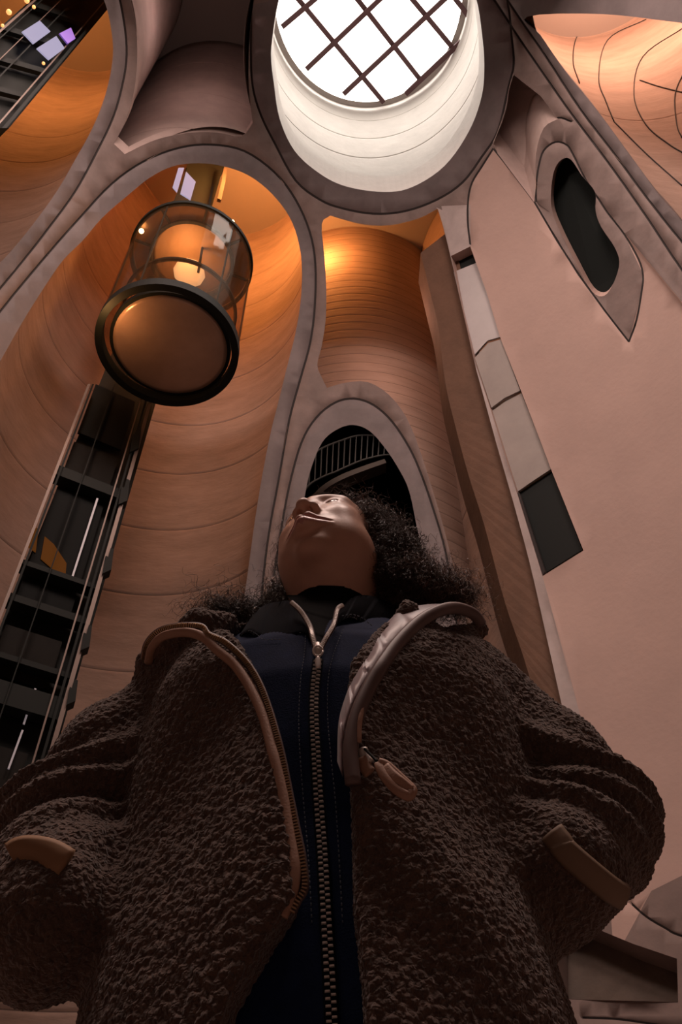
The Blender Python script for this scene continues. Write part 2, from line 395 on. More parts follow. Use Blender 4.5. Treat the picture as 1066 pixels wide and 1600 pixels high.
# ------------------------------------------------------------------ pieces that hang on vertical planes
def slab(name, pts, h, th, m, parent=None, props=None):
    """a flat plate: picture corners carried to a vertical wall at plan distance h, th thick"""
    A = []
    c_ = np.mean([at_dist(*p, h) for p in pts], 0); n = np.array([c_[0], c_[1], 0]); n /= np.linalg.norm(n)
    for p in pts:
        d = ray(*p); t = ((c_-CAM)@n)/(d@n); A.append(CAM+d*t)
    A = np.array(A); A[:, 2] = np.minimum(A[:, 2], TOP-.1); B = A+n*th; k = len(pts)
    Fc = [tuple(range(k)), tuple(range(2*k-1, k-1, -1))]+[(i, k+i, k+(i+1) % k, (i+1) % k) for i in range(k)]
    o = mesh(name, np.vstack([A, B]), Fc, parent, m, **(props or {}))
    if parent is not None: child_local(o, parent)
    return o
def ring(name, c, r0, r1, z0, z1, m, parent=None, n=72, a0=0, a1=360, **pr):
    V = []; Fc = []; full = a1-a0 >= 360; k = n if full else n+1
    for i in range(k):
        a = math.radians(a0+(a1-a0)*i/n); 
        for r, z in ((r0, z0), (r1, z0), (r1, z1), (r0, z1)): V.append((c[0]+r*math.cos(a), c[1]+r*math.sin(a), z))
    for i in range(n):
        j = (i+1) % k
        for q in range(4): Fc.append((4*i+q, 4*i+(q+1) % 4, 4*j+(q+1) % 4, 4*j+q))
    o = mesh(name, V, Fc, parent, m, **pr)
    if parent is not None: child_local(o, parent)
    return o
def disc(name, c, r, z, th, m, parent=None, n=64, dome=0.):
    V = []; Fc = []; rr = [0, .35, .6, .8, .93, 1.0]
    V.append((c[0], c[1], z-dome))
    for q in rr[1:]:
        for i in range(n):
            a = 2*math.pi*i/n; V.append((c[0]+r*q*math.cos(a), c[1]+r*q*math.sin(a), z-dome*(1-q*q)))
    for i in range(n):
        Fc.append((0, 1+i, 1+(i+1) % n))
        for k in range(len(rr)-2):
            a = 1+k*n; Fc.append((a+i, a+n+i, a+n+(i+1) % n, a+(i+1) % n))
    s = len(V)
    for i in range(n):
        a = 2*math.pi*i/n; V.append((c[0]+r*math.cos(a), c[1]+r*math.sin(a), z+th))
    last = 1+(len(rr)-2)*n
    for i in range(n): Fc.append((last+i, s+i, s+(i+1) % n, last+(i+1) % n))
    Fc.append(tuple(s+i for i in range(n)))
    o = mesh(name, V, Fc, parent, m, True)
    if parent is not None: child_local(o, parent)
    return o

# ------------------------------------------------------------------ glass lift car in the tall tube
M['liftglass'] = glassmat('lift_glass', (.86, .80, .74), body=.05, bcol=(.35, .2, .1, 1), ior=1.13)
M['belly'] = mat('burnished_car_floor', (.55, .38, .28), .25, metal=.25, var=.2, vscale=2)
M['amberbox'] = mat('amber_lit_panel', (.3, .12, .03), .5)
M['lamp'] = mat('lift_lamp_glow', (1, .8, .5), .5, emit=(1, .75, .42), es=14)
M['windowlit'] = mat('daylit_window', (.03, .03, .04), .3, emit=(.50, .46, .66), es=.75)  # emission stands in for sky reflected in the panes
M['violet'] = mat('violet_lit_window', (.3, .2, .6), .3, emit=(.13, .07, .33), es=.8)
M['amberglow'] = mat('amber_glow_glass', (.02, .008, .003), .9, spec=.05, emit=(.35, .11, .02), es=.22)
M['whiteline'] = mat('glow_strip', (.3, .27, .27), .35, emit=(.3, .25, .26), es=.5)  # weak emission puts the strip's shine into the material
hL = 9.0
cb = at_dist(262, 543, hL); cx, cy, zb = cb
dep = (cb-CAM)@np.array([0, CT, ST]); RL = 111/F*dep
ct_ = at_dist(304, 412, hL); zt = ct_[2]
lift = empty('lift_car', (cx, cy, zb), label='round glass lift car with dark base ring, hanging inside the tall orange-lit tube', category='lift')
ring('base_ring', (cx, cy), RL*.90, RL*1.0, zb-.05, zb+.16, M['steel'], lift)
disc('floor_disc', (cx+.03, cy+.05), RL*.80, zb+.10, .12, M['belly'], lift, dome=.10)
ring('floor_rim', (cx+.03, cy+.05), RL*.80, RL*.85, zb+.12, zb+.24, M['steel'], lift)
zi = zb+(zt-zb)*.42
ring('inner_glass_drum', (cx+.03, cy+.05), RL*.815, RL*.83, zb+.24, zi, M['liftglass'], lift)
ring('drum_rim', (cx+.03, cy+.05), RL*.80, RL*.85, zi, zi+.06, M['steel'], lift)
ring('outer_glass_drum', (cx, cy), RL*.965, RL*.98, zb+.16, zt, M['liftglass'], lift)
ring('top_ring', (cx, cy), RL*.94, RL*1.0, zt, zt+.10, M['steel'], lift)
ring('ceiling_panel', (cx, cy), RL*.68, RL*.94, zt+.12, zt+.17, mat('copper_ceiling_panel', (.25, .12, .05), .35, metal=.6), lift)
ring('inner_ring', (cx, cy), RL*.64, RL*.69, zt+.04, zt+.2, M['steel'], lift)
disc('roof_dome', (cx, cy), RL*.64, zt+.22, .05, mat('copper_roof_panel', (.42, .24, .12), .6, metal=.1, var=.25, vscale=2), lift)
for a in (20, 75, 140, 200, 255, 320):
    a = math.radians(a); x_, y_ = cx+RL*.965*math.cos(a), cy+RL*.965*math.sin(a)
    beam('glass_mullion', (x_, y_, zb+.1), (x_, y_, zt+.05), .03, .03, M['steel'], lift)
beam('hoist_rod', at_dist(310, 425, hL-.3), at_dist(327, 300, hL-.3)+np.array([0, 0, 1.2]), .05, .05, M['steel'], lift)
for k in range(8):
    a = math.radians(22+45*k)
    beam('ceiling_rib', (cx+RL*.68*math.cos(a), cy+RL*.68*math.sin(a), zt+.1), (cx+RL*.95*math.cos(a), cy+RL*.95*math.sin(a), zt+.1), .05, .05, M['steel'], lift)
def ball(name, c, r, m, parent=None, n=10, sc=(1, 1, 1), **pr):
    bm = bmesh.new(); bmesh.ops.create_icosphere(bm, subdivisions=2, radius=r)
    for v in bm.verts: v.co = Vector((v.co.x*sc[0]+c[0], v.co.y*sc[1]+c[1], v.co.z*sc[2]+c[2]))
    me = bpy.data.meshes.new(name); bm.to_mesh(me); bm.free()
    o = link(name, me, parent, m, True, **pr)
    if parent is not None: child_local(o, parent)
    return o
for p in ((285, 320), (221, 361), (363, 347)):
    c_ = at_dist(*p, hL-.25); b_ = ball('ceiling_lamp', c_, .055, M['lamp'], lift)
dm = at_dist(297, 363, hL); ball('dome_light', (cx-.12, cy+.35, zt+.2), .36, mat('warm_dome_light', (1, .8, .6), .5, emit=(1, .62, .34), es=1.6), lift, sc=(1, 1, .3))
point('lift_car_lamp', (cx-.1, cy-.3, zt-.35), 60, (1, .5, .2), .15)
point('lift_base_lamp', (cx-RL*.75, cy-.9, zb-.3), 26, (1, .42, .14), .12)

# ------------------------------------------------------------------ lift shafts (steel mast with glazed fields)
M['fieldA'] = mat('dark_glazed_field', (.008, .010, .010), .8, spec=.15)
M['fieldB'] = mat('grey_shaft_cladding', (.018, .017, .015), .8, spec=.15, var=.3, vscale=3)
def pxm(m, y): return (533-m*(y+425), y)          # point on a plumb line
shaft = empty('lift_shaft', (*az(-.333, 10.4), 0), label='dark steel lift shaft rising below and behind the round glass car', category='lift shaft')
hs = 10.4
slab('mast_panel', [pxm(.386, 1500), pxm(.280, 1500), pxm(.268, 262), pxm(.350, 262)][::1], hs+.35, .3, M['steel'], shaft)
slab('mast_panel', [pxm(.352, 262), pxm(.266, 262), pxm(.266, 100), pxm(.352, 100)], hs+.35, .3, M['steel'], shaft)
for m0, w0, mt in ((.384, .004, 'rail'), (.378, .003, 'steel'), (.283, .005, 'rail'), (.290, .003, 'steel'), (.298, .002, 'rail'), (.345, .0015, 'steel')):
    slab('guide_rail', [pxm(m0+w0/2, 1500), pxm(m0-w0/2, 1500), pxm(m0-w0/2, 600), pxm(m0+w0/2, 600)], hs-.05, .12, M[mt], shaft)
for y0, y1, f in ((1290, 1150, 'fieldB'), (1050, 975, 'fieldB'), (940, 905, 'fieldA'), (895, 760, 'fieldA'), (740, 690, 'fieldB'), (675, 600, 'fieldA')):
    slab('cladding_field', [pxm(.374, y0), pxm(.305, y0+28), pxm(.305, y1+28), pxm(.374, y1)], hs+.2, .05, M[f], shaft)
for y0, t_ in ((1085, 34), (935, 10), (740, 14), (1020, 8), (880, 7)):
    slab('cross_beam', [pxm(.384, y0), pxm(.285, y0+40), pxm(.285, y0+40-t_), pxm(.384, y0-t_)], hs+.02, .25, M['steel'], shaft)
for pts in ([(44, 853), (56, 862), (60, 828), (52, 818)], [(64, 872), (102, 905), (104, 880), (84, 850), (70, 838)]):
    slab('amber_pane', pts, hs+.17, .03, M['amberglow'], shaft)
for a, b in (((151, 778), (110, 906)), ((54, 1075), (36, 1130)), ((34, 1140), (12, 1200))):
    slab('glow_strip', [a, (a[0]+3, a[1]+1), (b[0]+3, b[1]+1), b], hs+.1, .03, M['whiteline'], shaft)
for (x, y) in ((211, 690), (193, 772), (168, 880), (134, 1000), (112, 1085)):
    slab('wall_bracket', [(x-8, y+16), (x+6, y+10), (x+10, y-22), (x+5, y-24), (x+1, y-10), (x-3, y-12)], hs-.1, .2, M['steel'], shaft)
for pts in ([(270, 292), (279, 262), (288, 262), (277, 300)], [(282, 302), (291, 268), (306, 284), (298, 312)]):
    slab('daylit_window', pts, hs-.02, .03, M['windowlit'], shaft)
slab('mast_edge_strip', [(340, 310), (346, 285), (350, 262), (355, 262), (352, 285), (346, 312)], hs, .1, M['rail'], shaft)

shaft2 = empty('lift_shaft', (*az(-1.0, 7.2), 0), label='dark slanting lift shaft in the upper left tube with two pale windows', category='lift shaft')
h2 = 7.2
slab('mast_panel', [pxm(.83, 200), pxm(1.14, 200), pxm(1.14, -150), pxm(.83, -150)], h2+.3, .3, M['steel'], shaft2)
for m0, w0, mt in ((.842, .012, 'steel'), (.865, .006, 'rail'), (1.125, .012, 'rail'), (1.10, .006, 'steel'), (.98, .006, 'steel'), (1.03, .004, 'rail')):
    slab('guide_rail', [pxm(m0+w0/2, 200), pxm(m0-w0/2, 200), pxm(m0-w0/2, -120), pxm(m0+w0/2, -120)], h2, .12, M[mt], shaft2)
for pts in ([(35, 49), (62, 32), (79, 49), (53, 68)], [(58, 75), (88, 56), (101, 75), (77, 93)]):
    slab('daylit_window', pts, h2-.06, .03, M['windowlit'], shaft2)
slab('violet_window', [(93, 52), (111, 43), (118, 60), (106, 68)], h2-.06, .03, M['violet'], shaft2)
for k in range(5):
    slab('cross_beam', [pxm(.86, 190-38*k), pxm(1.12, 160-38*k), pxm(1.12, 154-38*k), pxm(.86, 184-38*k)], h2+.1, .1, M['steel'], shaft2)
for (x, y, r) in ((14, 19, .05), (42, 1, .05), (53, 11, .035), (68, 99, .03), (4, 40, .03)):
    ball('shaft_glint', at_dist(x, y, h2-.1), r, M['glint'] if 'glint' in M else M.setdefault('glint', mat('amber_glint', (1, .5, .2), .5, emit=(1, .38, .12), es=1.6)), shaft2)  # glowing beads put in for gold glitter on the lit rails

# ------------------------------------------------------------------ balcony inside the small arch
bal = empty('balcony', (0.4, 13.6, 12), label='curved balcony with thin upright balusters inside the dark middle arch', category='balcony')
M['bal'] = mat('dim_baluster_metal', (.07, .078, .075), .6)
M['balslab'] = mat('dim_slab_edge', (.12, .11, .10), .8, spec=.2)
top = spline([(470,728),(490,709),(509,698),(535,688),(560,681),(590,682),(612,690)], 5)
low = spline([(470,775),(484,757),(505,745),(525,737),(547,727),(570,718),(602,711),(625,712)], 5)
def tubeline(name, P3, r, m, parent, sides=6, **pr):
    P = np.array(P3, float); n = len(P); T = np.gradient(P, axis=0); T /= np.linalg.norm(T, axis=1)[:, None]+1e-12
    V = []; Fc = []; u = None
    rr = r if hasattr(r, '__len__') else [r]*n
    for i in range(n):
        if u is None: u = np.cross(T[i], [0, 0, 1.]); u = u if np.linalg.norm(u) > .05 else np.cross(T[i], [1., 0, 0])
        u = u-(u@T[i])*T[i]; u /= np.linalg.norm(u)+1e-12; v = np.cross(T[i], u)
        for k in range(sides):
            a = 2*math.pi*k/sides; V.append(P[i]+rr[i]*(u*math.cos(a)+v*math.sin(a)))
    for i in range(n-1):
        for k in range(sides): Fc.append((i*sides+k, i*sides+(k+1) % sides, (i+1)*sides+(k+1) % sides, (i+1)*sides+k))
    Fc.append(tuple(range(sides))[::-1]); Fc.append(tuple((n-1)*sides+k for k in range(sides)))
    o = mesh(name, V, Fc, parent, m, True, **pr)
    if parent is not None: child_local(o, parent)
    return o
Yb = 13.6
tubeline('handrail', [at_y(*p, Yb) for p in top], .035, M['bal'], bal)
tubeline('bottom_rail', [at_y(*p, Yb) for p in low], .03, M['bal'], bal)
for k in range(16):
    x = 476+k*9.0; y0 = np.interp(x, top[:, 0], top[:, 1]); y1 = np.interp(x-2, low[:, 0], low[:, 1])
    beam('baluster', at_y(x, y0, Yb), at_y(x-2, y1, Yb), .03, .03, M['bal'], bal)
sl = [tuple(q) for q in spline([(470,795),(500,762),(530,743),(565,729),(601,717)], 3)]+[tuple(q) for q in spline([(604,723),(570,735),(535,749),(505,768),(475,805)], 3)]
A = np.array([at_y(*p, Yb-.05) for p in sl]); k = len(A)
o = mesh('slab_edge', np.vstack([A, A+np.array([0, .35, 0])]), [tuple(range(k)), tuple(range(2*k-1, k-1, -1))]+[(i, k+i, k+(i+1) % k, (i+1) % k) for i in range(k)], bal, M['balslab']); child_local(o, bal)

# ------------------------------------------------------------------ the slot of facade panels beside the plaster wall
fac = empty('trim_8', tuple(onS(790, 620)), kind='structure')
M['panel'] = mat('grey_facade_panel', (.36, .33, .31), .55, var=.15, vscale=2)
M['panelblue'] = mat('pale_facade_panel', (.50, .49, .50), .4, var=.1, vscale=2)
M['slotglass'] = mat('dark_slot_glass', (.012, .016, .016), .6, spec=.12)
M['seam'] = M['joint']
def onslab(name, pts, off, th, m, parent):
    A = np.array([onS(*p, off) for p in pts]); c_ = A.mean(0); n = (c_-EC)/ES**2; n /= np.linalg.norm(n); k = len(pts)
    A = np.array([CAM+ray(*p)*(((c_-CAM)@n)/(ray(*p)@n)) for p in pts])
    o = mesh(name, np.vstack([A, A+n*th]), [tuple(range(k)), tuple(range(2*k-1, k-1, -1))]+[(i, k+i, k+(i+1) % k, (i+1) % k) for i in range(k)], parent, m)
    child_local(o, parent); return o
onslab('panel', [(704,398),(737,383),(745,412),(712,432)], .25, .05, M['slotglass'], fac)
onslab('panel', [(709,425),(746,410),(783,526),(762,532),(741,555),(722,480)], .12, .05, M['panelblue'], fac)
onslab('panel', [(742,559),(763,536),(783,530),(813,610),(788,622),(768,637)], .05, .06, M['panel'], fac)
onslab('panel', [(768,641),(789,626),(815,614),(861,733),(835,750),(809,768)], .10, .05, M['panel'], fac)
onslab('pane', [(809,772),(862,737),(910,859),(849,897)], .16, .05, M['slotglass'], fac)
onslab('pane_frame', [(808,770),(812,770),(852,893),(848,899)], .02, .1, M['joint'], fac)
# form lines cast into the wall of the right-hand tube
def oncyl(x, y, cx, cy, R):
    d = ray(x, y); o = CAM[:2]-np.array([cx, cy]); a = d[:2]@d[:2]; b = o@d[:2]; c = o@o-R*R; q = max(b*b-a*c, 0)
    return CAM+d*((-b+math.sqrt(q))/a)
for pts in ([(948,25),(905,52),(896,95),(906,130)], [(1010,30),(950,62),(936,122),(948,160),(960,190)], [(1070,42),(1005,88),(991,148),(1010,195),(1045,225),(1070,240)],
            [(1070,110),(1055,148),(1058,195),(1066,215)], [(1000,125),(1030,135),(1070,145)], [(960,190),(1010,240),(1066,290)]):
    P = np.array([oncyl(x, y, 7.06, 3.80, 2.885) for x, y in spline(pts, 6)])
    o = tubeline('trim_9', P, .014, M['joint'], None, kind='structure')
# added pier, dark brown all over, between the lit silo skin and the lilac edge strip
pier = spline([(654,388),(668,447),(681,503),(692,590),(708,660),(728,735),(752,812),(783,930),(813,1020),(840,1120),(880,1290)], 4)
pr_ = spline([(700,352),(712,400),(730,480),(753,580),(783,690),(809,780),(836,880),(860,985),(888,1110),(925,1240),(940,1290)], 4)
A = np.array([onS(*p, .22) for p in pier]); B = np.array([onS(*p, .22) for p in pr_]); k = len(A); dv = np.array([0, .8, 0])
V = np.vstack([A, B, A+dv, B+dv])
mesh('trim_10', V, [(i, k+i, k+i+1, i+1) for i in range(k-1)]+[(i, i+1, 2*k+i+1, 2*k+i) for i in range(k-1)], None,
     mat('brown_pier_concrete', (.17, .095, .06), .85, var=.3, vscale=1.5, bump=.2), kind='structure')

# ================================================================== the person
def smin(a, b, k):
    h = np.clip(.5+.5*(b-a)/k, 0, 1); return b*(1-h)+a*h-k*h*(1-h)
def smax(a, b, k): return -smin(-a, -b, k)
def sph(P, c, r): return np.sqrt(((P-np.array(c, P.dtype))**2).sum(-1))-r
def ell(P, c, r):
    r = np.array(r, P.dtype); q = (P-np.array(c, P.dtype))/r; k0 = np.sqrt((q*q).sum(-1)); k1 = np.sqrt(((q/r)**2).sum(-1))+1e-9
    return k0*(k0-1)/k1
def cap(P, a, b, ra, rb=None):
    rb = ra if rb is None else rb; a = np.array(a, P.dtype); b = np.array(b, P.dtype); ab = b-a
    t = np.clip(((P-a)@ab)/(ab@ab), 0, 1); return np.sqrt(((P-a-t[..., None]*ab)**2).sum(-1))-(ra+(rb-ra)*t)
def nets(f, lo, hi, h):
    """surface nets: a quad mesh of the zero level of f"""
    ax = [np.arange(lo[i], hi[i]+h, h, dtype=np.float32) for i in range(3)]
    n = [len(a) for a in ax]; D = np.empty(n, np.float32)
    Yg, Zg = np.meshgrid(ax[1], ax[2], indexing='ij')
    for i in range(0, n[0], 16):
        xs = ax[0][i:i+16]; P = np.empty((len(xs), n[1], n[2], 3), np.float32)
        P[..., 0] = xs[:, None, None]; P[..., 1] = Yg; P[..., 2] = Zg; D[i:i+16] = f(P)
    S = D < 0; cnt = sum(S[a:n[0]-1+a, b:n[1]-1+b, c:n[2]-1+c].astype(np.int8) for a in (0, 1) for b in (0, 1) for c in (0, 1))
    act = (cnt > 0) & (cnt < 8); idx = -np.ones(act.shape, np.int64); I = np.argwhere(act); idx[act] = np.arange(len(I))
    acc = np.zeros((len(I), 3)); num = np.zeros(len(I))
    corner = [(a, b, c) for a in (0, 1) for b in (0, 1) for c in (0, 1)]
    for i in range(8):
        for j in range(i+1, 8):
            a, b = np.array(corner[i]), np.array(corner[j])
            if abs(a-b).sum() != 1: continue
            da = D[tuple((I+a).T)]; db = D[tuple((I+b).T)]; m = (da < 0) != (db < 0)
            t = np.where(m, da/(da-db+1e-12), 0)[:, None]; acc += np.where(m[:, None], a+(b-a)*t, 0); num += m
    V = (I+acc/num[:, None])*h+np.array(lo)
    Q = []
    for d in range(3):
        e = [0, 0, 0]; e[d] = 1; u, v = [k for k in range(3) if k != d]
        sl0 = [slice(0, n[k]-1) for k in range(3)]
        s0 = S[tuple(sl0)]; sl1 = list(sl0); sl1[d] = slice(1, n[d]); s1 = S[tuple(sl1)]
        E_ = np.argwhere(s0 != s1); E_ = E_[(E_[:, u] > 0) & (E_[:, v] > 0)]
        fl = s0[tuple(E_.T)]
        eu = np.zeros(3, int); eu[u] = 1; ev = np.zeros(3, int); ev[v] = 1
        q = np.stack([idx[tuple((E_-eu-ev).T)], idx[tuple((E_-ev).T)], idx[tuple(E_.T)], idx[tuple((E_-eu).T)]], 1)
        if d == 1: fl = ~fl
        q = np.where(fl[:, None], q, q[:, ::-1]); Q.append(q[(q >= 0).all(1)])
    return V, np.vstack(Q)
def npmesh(name, V, Q, parent, m, **pr):
    me = bpy.data.meshes.new(name); k = Q.shape[1]
    me.vertices.add(len(V)); me.vertices.foreach_set('co', np.asarray(V, np.float32).ravel())
    me.loops.add(Q.size); me.loops.foreach_set('vertex_index', Q.astype(np.int32).ravel())
    me.polygons.add(len(Q)); me.polygons.foreach_set('loop_start', np.arange(0, Q.size, k, dtype=np.int32))
    me.polygons.foreach_set('use_smooth', np.ones(len(Q), bool)); me.update(); me.validate()
    o = link(name, me, parent, m, **pr)
    if parent is not None and parent.type == 'EMPTY': child_local(o, parent)
    elif parent is not None: o.matrix_parent_inverse = parent.matrix_world.inverted() if False else Matrix()
    return o

# ---- materials
M['skin'] = mat('brown_skin', (.64, .38, .28), .42, var=.12, vscale=30, bump=.04, bscale=300, coat=.05)
M['skin'].node_tree.nodes['Principled BSDF'].inputs['Subsurface Weight'].default_value = .06
M['skin'].node_tree.nodes['Principled BSDF'].inputs['Subsurface Radius'].default_value = (.01, .004, .002)
M['lips'] = mat('lips', (.48, .23, .20), .3)
M['hair'] = mat('dark_brown_hair', (.05, .030, .024), .34)
M['hairfly'] = mat('brown_flyaway_hair', (.22, .13, .10), .35)
M['pile'] = mat('brown_wool_pile', (.13, .080, .060), .95, var=.5, vscale=60, bump=.6, bscale=260, sheen=.25)
M['denim'] = mat('navy_denim', (.010, .025, .080), .85, spec=.15, var=.35, vscale=40, bump=.12, bscale=500)
M['denimdark'] = mat('dark_denim', (.006, .009, .016), .95, spec=.1, var=.3, vscale=40, bump=.1, bscale=500)
M['knit'] = mat('black_rib_knit', (.006, .007, .008), .95, spec=.06)
M['stitch'] = mat('pale_stitching', (.12, .15, .20), .8)
M['tan'] = mat('tan_binding', (.40, .235, .165), .6, bump=.1, bscale=400)
M['tanteeth'] = mat('brass_teeth', (.50, .33, .20), .3, metal=.8)
M['silver'] = mat('silver_metal', (.85, .79, .74), .34, metal=.35)
M['lining'] = mat('lilac_satin_lining', (.26, .185, .20), .42, sheen=.3)
M['liningdark'] = mat('brown_satin_lining', (.14, .095, .09), .5)

person = empty('person', (0, 1.0, 0), category='person',
               label='person with curly brown hair in a brown wool-pile jacket, gazing upward')

nt = M['pile'].node_tree; bp = [n for n in nt.nodes if n.type == 'BUMP'][0]
vo_ = nt.nodes.new('ShaderNodeTexVoronoi'); vo_.feature = 'SMOOTH_F1'; vo_.inputs['Scale'].default_value = 170; vo_.inputs['Smoothness'].default_value = .4
tc_ = nt.nodes.new('ShaderNodeTexCoord'); nz_ = nt.nodes.new('ShaderNodeTexNoise'); nz_.inputs['Scale'].default_value = 120
mx_ = nt.nodes.new('ShaderNodeMix'); mx_.data_type = 'VECTOR'; mx_.inputs[0].default_value = .012
nt.links.new(tc_.outputs['Object'], nz_.inputs['Vector']); nt.links.new(tc_.outputs['Object'], mx_.inputs[4]); nt.links.new(nz_.outputs['Color'], mx_.inputs[5])
nt.links.new(mx_.outputs[1], vo_.inputs['Vector']); nt.links.new(vo_.outputs['Distance'], bp.inputs['Height'])
bp.invert = True; bp.inputs['Strength'].default_value = .9; bp.inputs['Distance'].default_value = .006

# ---- head pose
yaw, pit, rol = [math.radians(a) for a in (28.0, 20.5, -9.5)]
HR = np.array(Matrix.Rotation(-yaw, 3, 'Z') @ Matrix.Rotation(-pit, 3, 'X') @ Matrix.Rotation(rol, 3, 'Y'))
HO = np.array([-.0095, 1.020, 1.5855]); HS = 1.10
def h2w(p): return (np.asarray(p)*HS)@HR.T+HO
def w2h(p): return ((np.asarray(p)-HO)@HR)/HS
def L(x, f, z): return (x, -f, z)
neck_b = w2h([-.015, 1.035, 1.40])
def head_sdf(P):
    X = P.copy(); X[..., 0] = np.abs(P[..., 0])       # mirrored features
    d = ell(P, L(0, -.012, .052), (.074, .094, .082))
    d = smin(d, ell(P, L(0, .040, .012), (.060, .052, .075)), .03)
    d = smin(d, ell(P, L(0, .042, -.050), (.054, .047, .044)), .03)
    d = smin(d, ell(P, L(0, .015, -.055), (.060, .050, .040)), .03)
    d = smin(d, ell(P, L(0, .071, -.090), (.023, .017, .018)), .024)
    d = smin(d, sph(X, L(.036, .056, -.010), .026), .025)
    d = smin(d, sph(X, L(.038, .038, -.048), .023), .03)
    d = smin(d, cap(X, L(0, .083, .050), L(.042, .066, .047), .010, .009), .018)
    # neck
    d = smin(d, cap(P, L(0, .0, -.045), neck_b, .059, .062), .04)
    # sockets
    d = smax(d, -sph(X, L(.032, .100, .028), .017), .012)
    # eye bulge with lids
    eb = sph(X, L(.032, .070, .028), .0150)
    zc = X[..., 2]-.0275+((X[..., 0]-.032)**2)*6*np.sign(X[..., 2]-.0275)
    slit = np.maximum(np.abs(zc)-.0042, -X[..., 1]*-1+.074)     # only the front of the lid
    eb = smax(eb, -np.maximum(slit, np.abs(X[..., 0]-.032)-.013), .002)
    d = smin(d, eb, .006)
    # nose
    d = smin(d, cap(P, L(0, .086, .034), L(0, .104, -.004), .0070, .0090), .014)
    d = smin(d, ell(P, L(0, .1075, -.009), (.0115, .0110, .0105)), .008)
    d = smin(d, ell(X, L(.0135, .098, -.0145), (.0080, .0115, .0085)), .006)
    d = smin(d, cap(P, L(0, .107, -.014), L(0, .093, -.022), .0045, .005), .004)
    d = smax(d, -ell(X, L(.0078, .1015, -.0235), (.0042, .0068, .0085)), .003)
    # muzzle and lips
    d = smin(d, ell(P, L(0, .0735, -.052), (.032, .021, .025)), .018)
    up = smin(cap(X, L(.006, .0995, -.0435), L(.033, .080, -.0535), .0080, .0036), cap(X, L(0, .0980, -.0465), L(.006, .0990, -.0450), .0055, .0062), .004)
    lo_ = cap(X, L(0, .0985, -.0650), L(.033, .0790, -.0590), .0128, .0042)
    d = smin(d, up, .004); d = smin(d, lo_, .004)
    d = smax(d, -cap(X, L(0, .1085, -.0525), L(.037, .084, -.0555), .0040, .0014), .0025)
    d = smax(d, -ell(P, L(0, .1000, -.0835), (.024, .0105, .0060)), .010)
    # ears
    e = ell(X, L(.078, -.012, .004), (.0075, .017, .027)); e = smax(e, -ell(X, L(.086, -.010, .008), (.007, .011, .017)), .004)
    e = smin(e, ell(X, L(.074, -.004, -.026), (.006, .010, .012)), .006)
    return smin(d, e, .006)
Vh, Qh = nets(head_sdf, (-.105, -.135, -.25), (.105, .12, .145), .0017)
c_ = Vh[Qh].mean(1)
# lips keep their own colour
cx_ = np.abs(c_[:, 0]); fz = -c_[:, 1]
lp = (fz > .080) & (cx_ < .033) & (c_[:, 2] < -.0425-cx_*.25) & (c_[:, 2] > -.0745+cx_*.38)
body = npmesh('body', h2w(Vh), Qh, person, [M['skin'], M['lips']])
body.data.polygons.foreach_set('material_index', lp.astype(np.int32)); body.data.update()
# eyes
M['eyewhite'] = mat('eye_white', (.20, .16, .17), .25, coat=.5); M['iris'] = mat('dark_iris', (.03, .015, .01), .1, coat=1)
def sub(o, root=person): child_local(o, root); return o
for s in (-1, 1):
    bm = bmesh.new(); bmesh.ops.create_uvsphere(bm, u_segments=24, v_segments=16, radius=.0138*HS)
    me = bpy.data.meshes.new('eye'); bm.to_mesh(me); bm.free()
    o = link('eye', me, person, [M['eyewhite'], M['iris']], True)
    cen = h2w(L(s*.032, .0705, .028)); gaze = h2w(L(s*.032+.0, .12, .060)); gz = (gaze-cen); gz /= np.linalg.norm(gz)
    for p in me.polygons:
        if Vector(gz).dot(p.center.normalized()) > .78: p.material_index = 1
    me.transform(Matrix.Translation(cen)); sub(o)

# ---- clothes
def prof(z, zs, v): return np.interp(z, zs, v).astype(np.float32)
def section(P, cx, cy, a, b, pw=2.4):
    q = (np.abs((P[..., 0]-cx)/a)**pw+np.abs((P[..., 1]-cy)/b)**pw)**(1/pw); return (q-1)*np.minimum(a, b)
ZS = [.70, .85, .95, 1.05, 1.15, 1.25, 1.32, 1.37, 1.41, 1.44, 1.48]
def torso_in(P):
    z = P[..., 2]
    a = prof(z, ZS, [.19, .19, .185, .18, .18, .185, .185, .165, .12, .085, .07]); b = prof(z, ZS, [.13, .13, .13, .13, .135, .135, .125, .11, .09, .075, .07])
    cy = prof(z, ZS, [.96, .96, .965, .975, .98, .985, .995, 1.01, 1.02, 1.03, 1.035])
    d = section(P, np.float32(-.015), cy, a, b, 2.2)
    return np.maximum(np.maximum(d, z-1.455), .70-z)
def opening(z):     # the jacket hangs open: left and right edge against height
    zl = [.70, .86, .92, .945, 1.0, 1.08, 1.16, 1.24, 1.30, 1.345, 1.40, 1.46]
    l = [-.13, -.095, -.060, -.042, -.046, -.060, -.078, -.105, -.135, -.165, -.15, -.11]
    r = [.02, .02, .015, .012, .012, .010, .004, .012, .040, .065, .095, .10]
    return np.interp(z, zl, l), np.interp(z, zl, r)
ARM = {-1: [(-.155, 1.03, 1.325), (-.295, 1.02, 1.185), (-.335, .985, 1.10), (-.305, .90, .965)],
       1: [(.145, 1.03, 1.335), (.275, 1.03, 1.190), (.305, .99, 1.11), (.235, .93, 1.025)]}
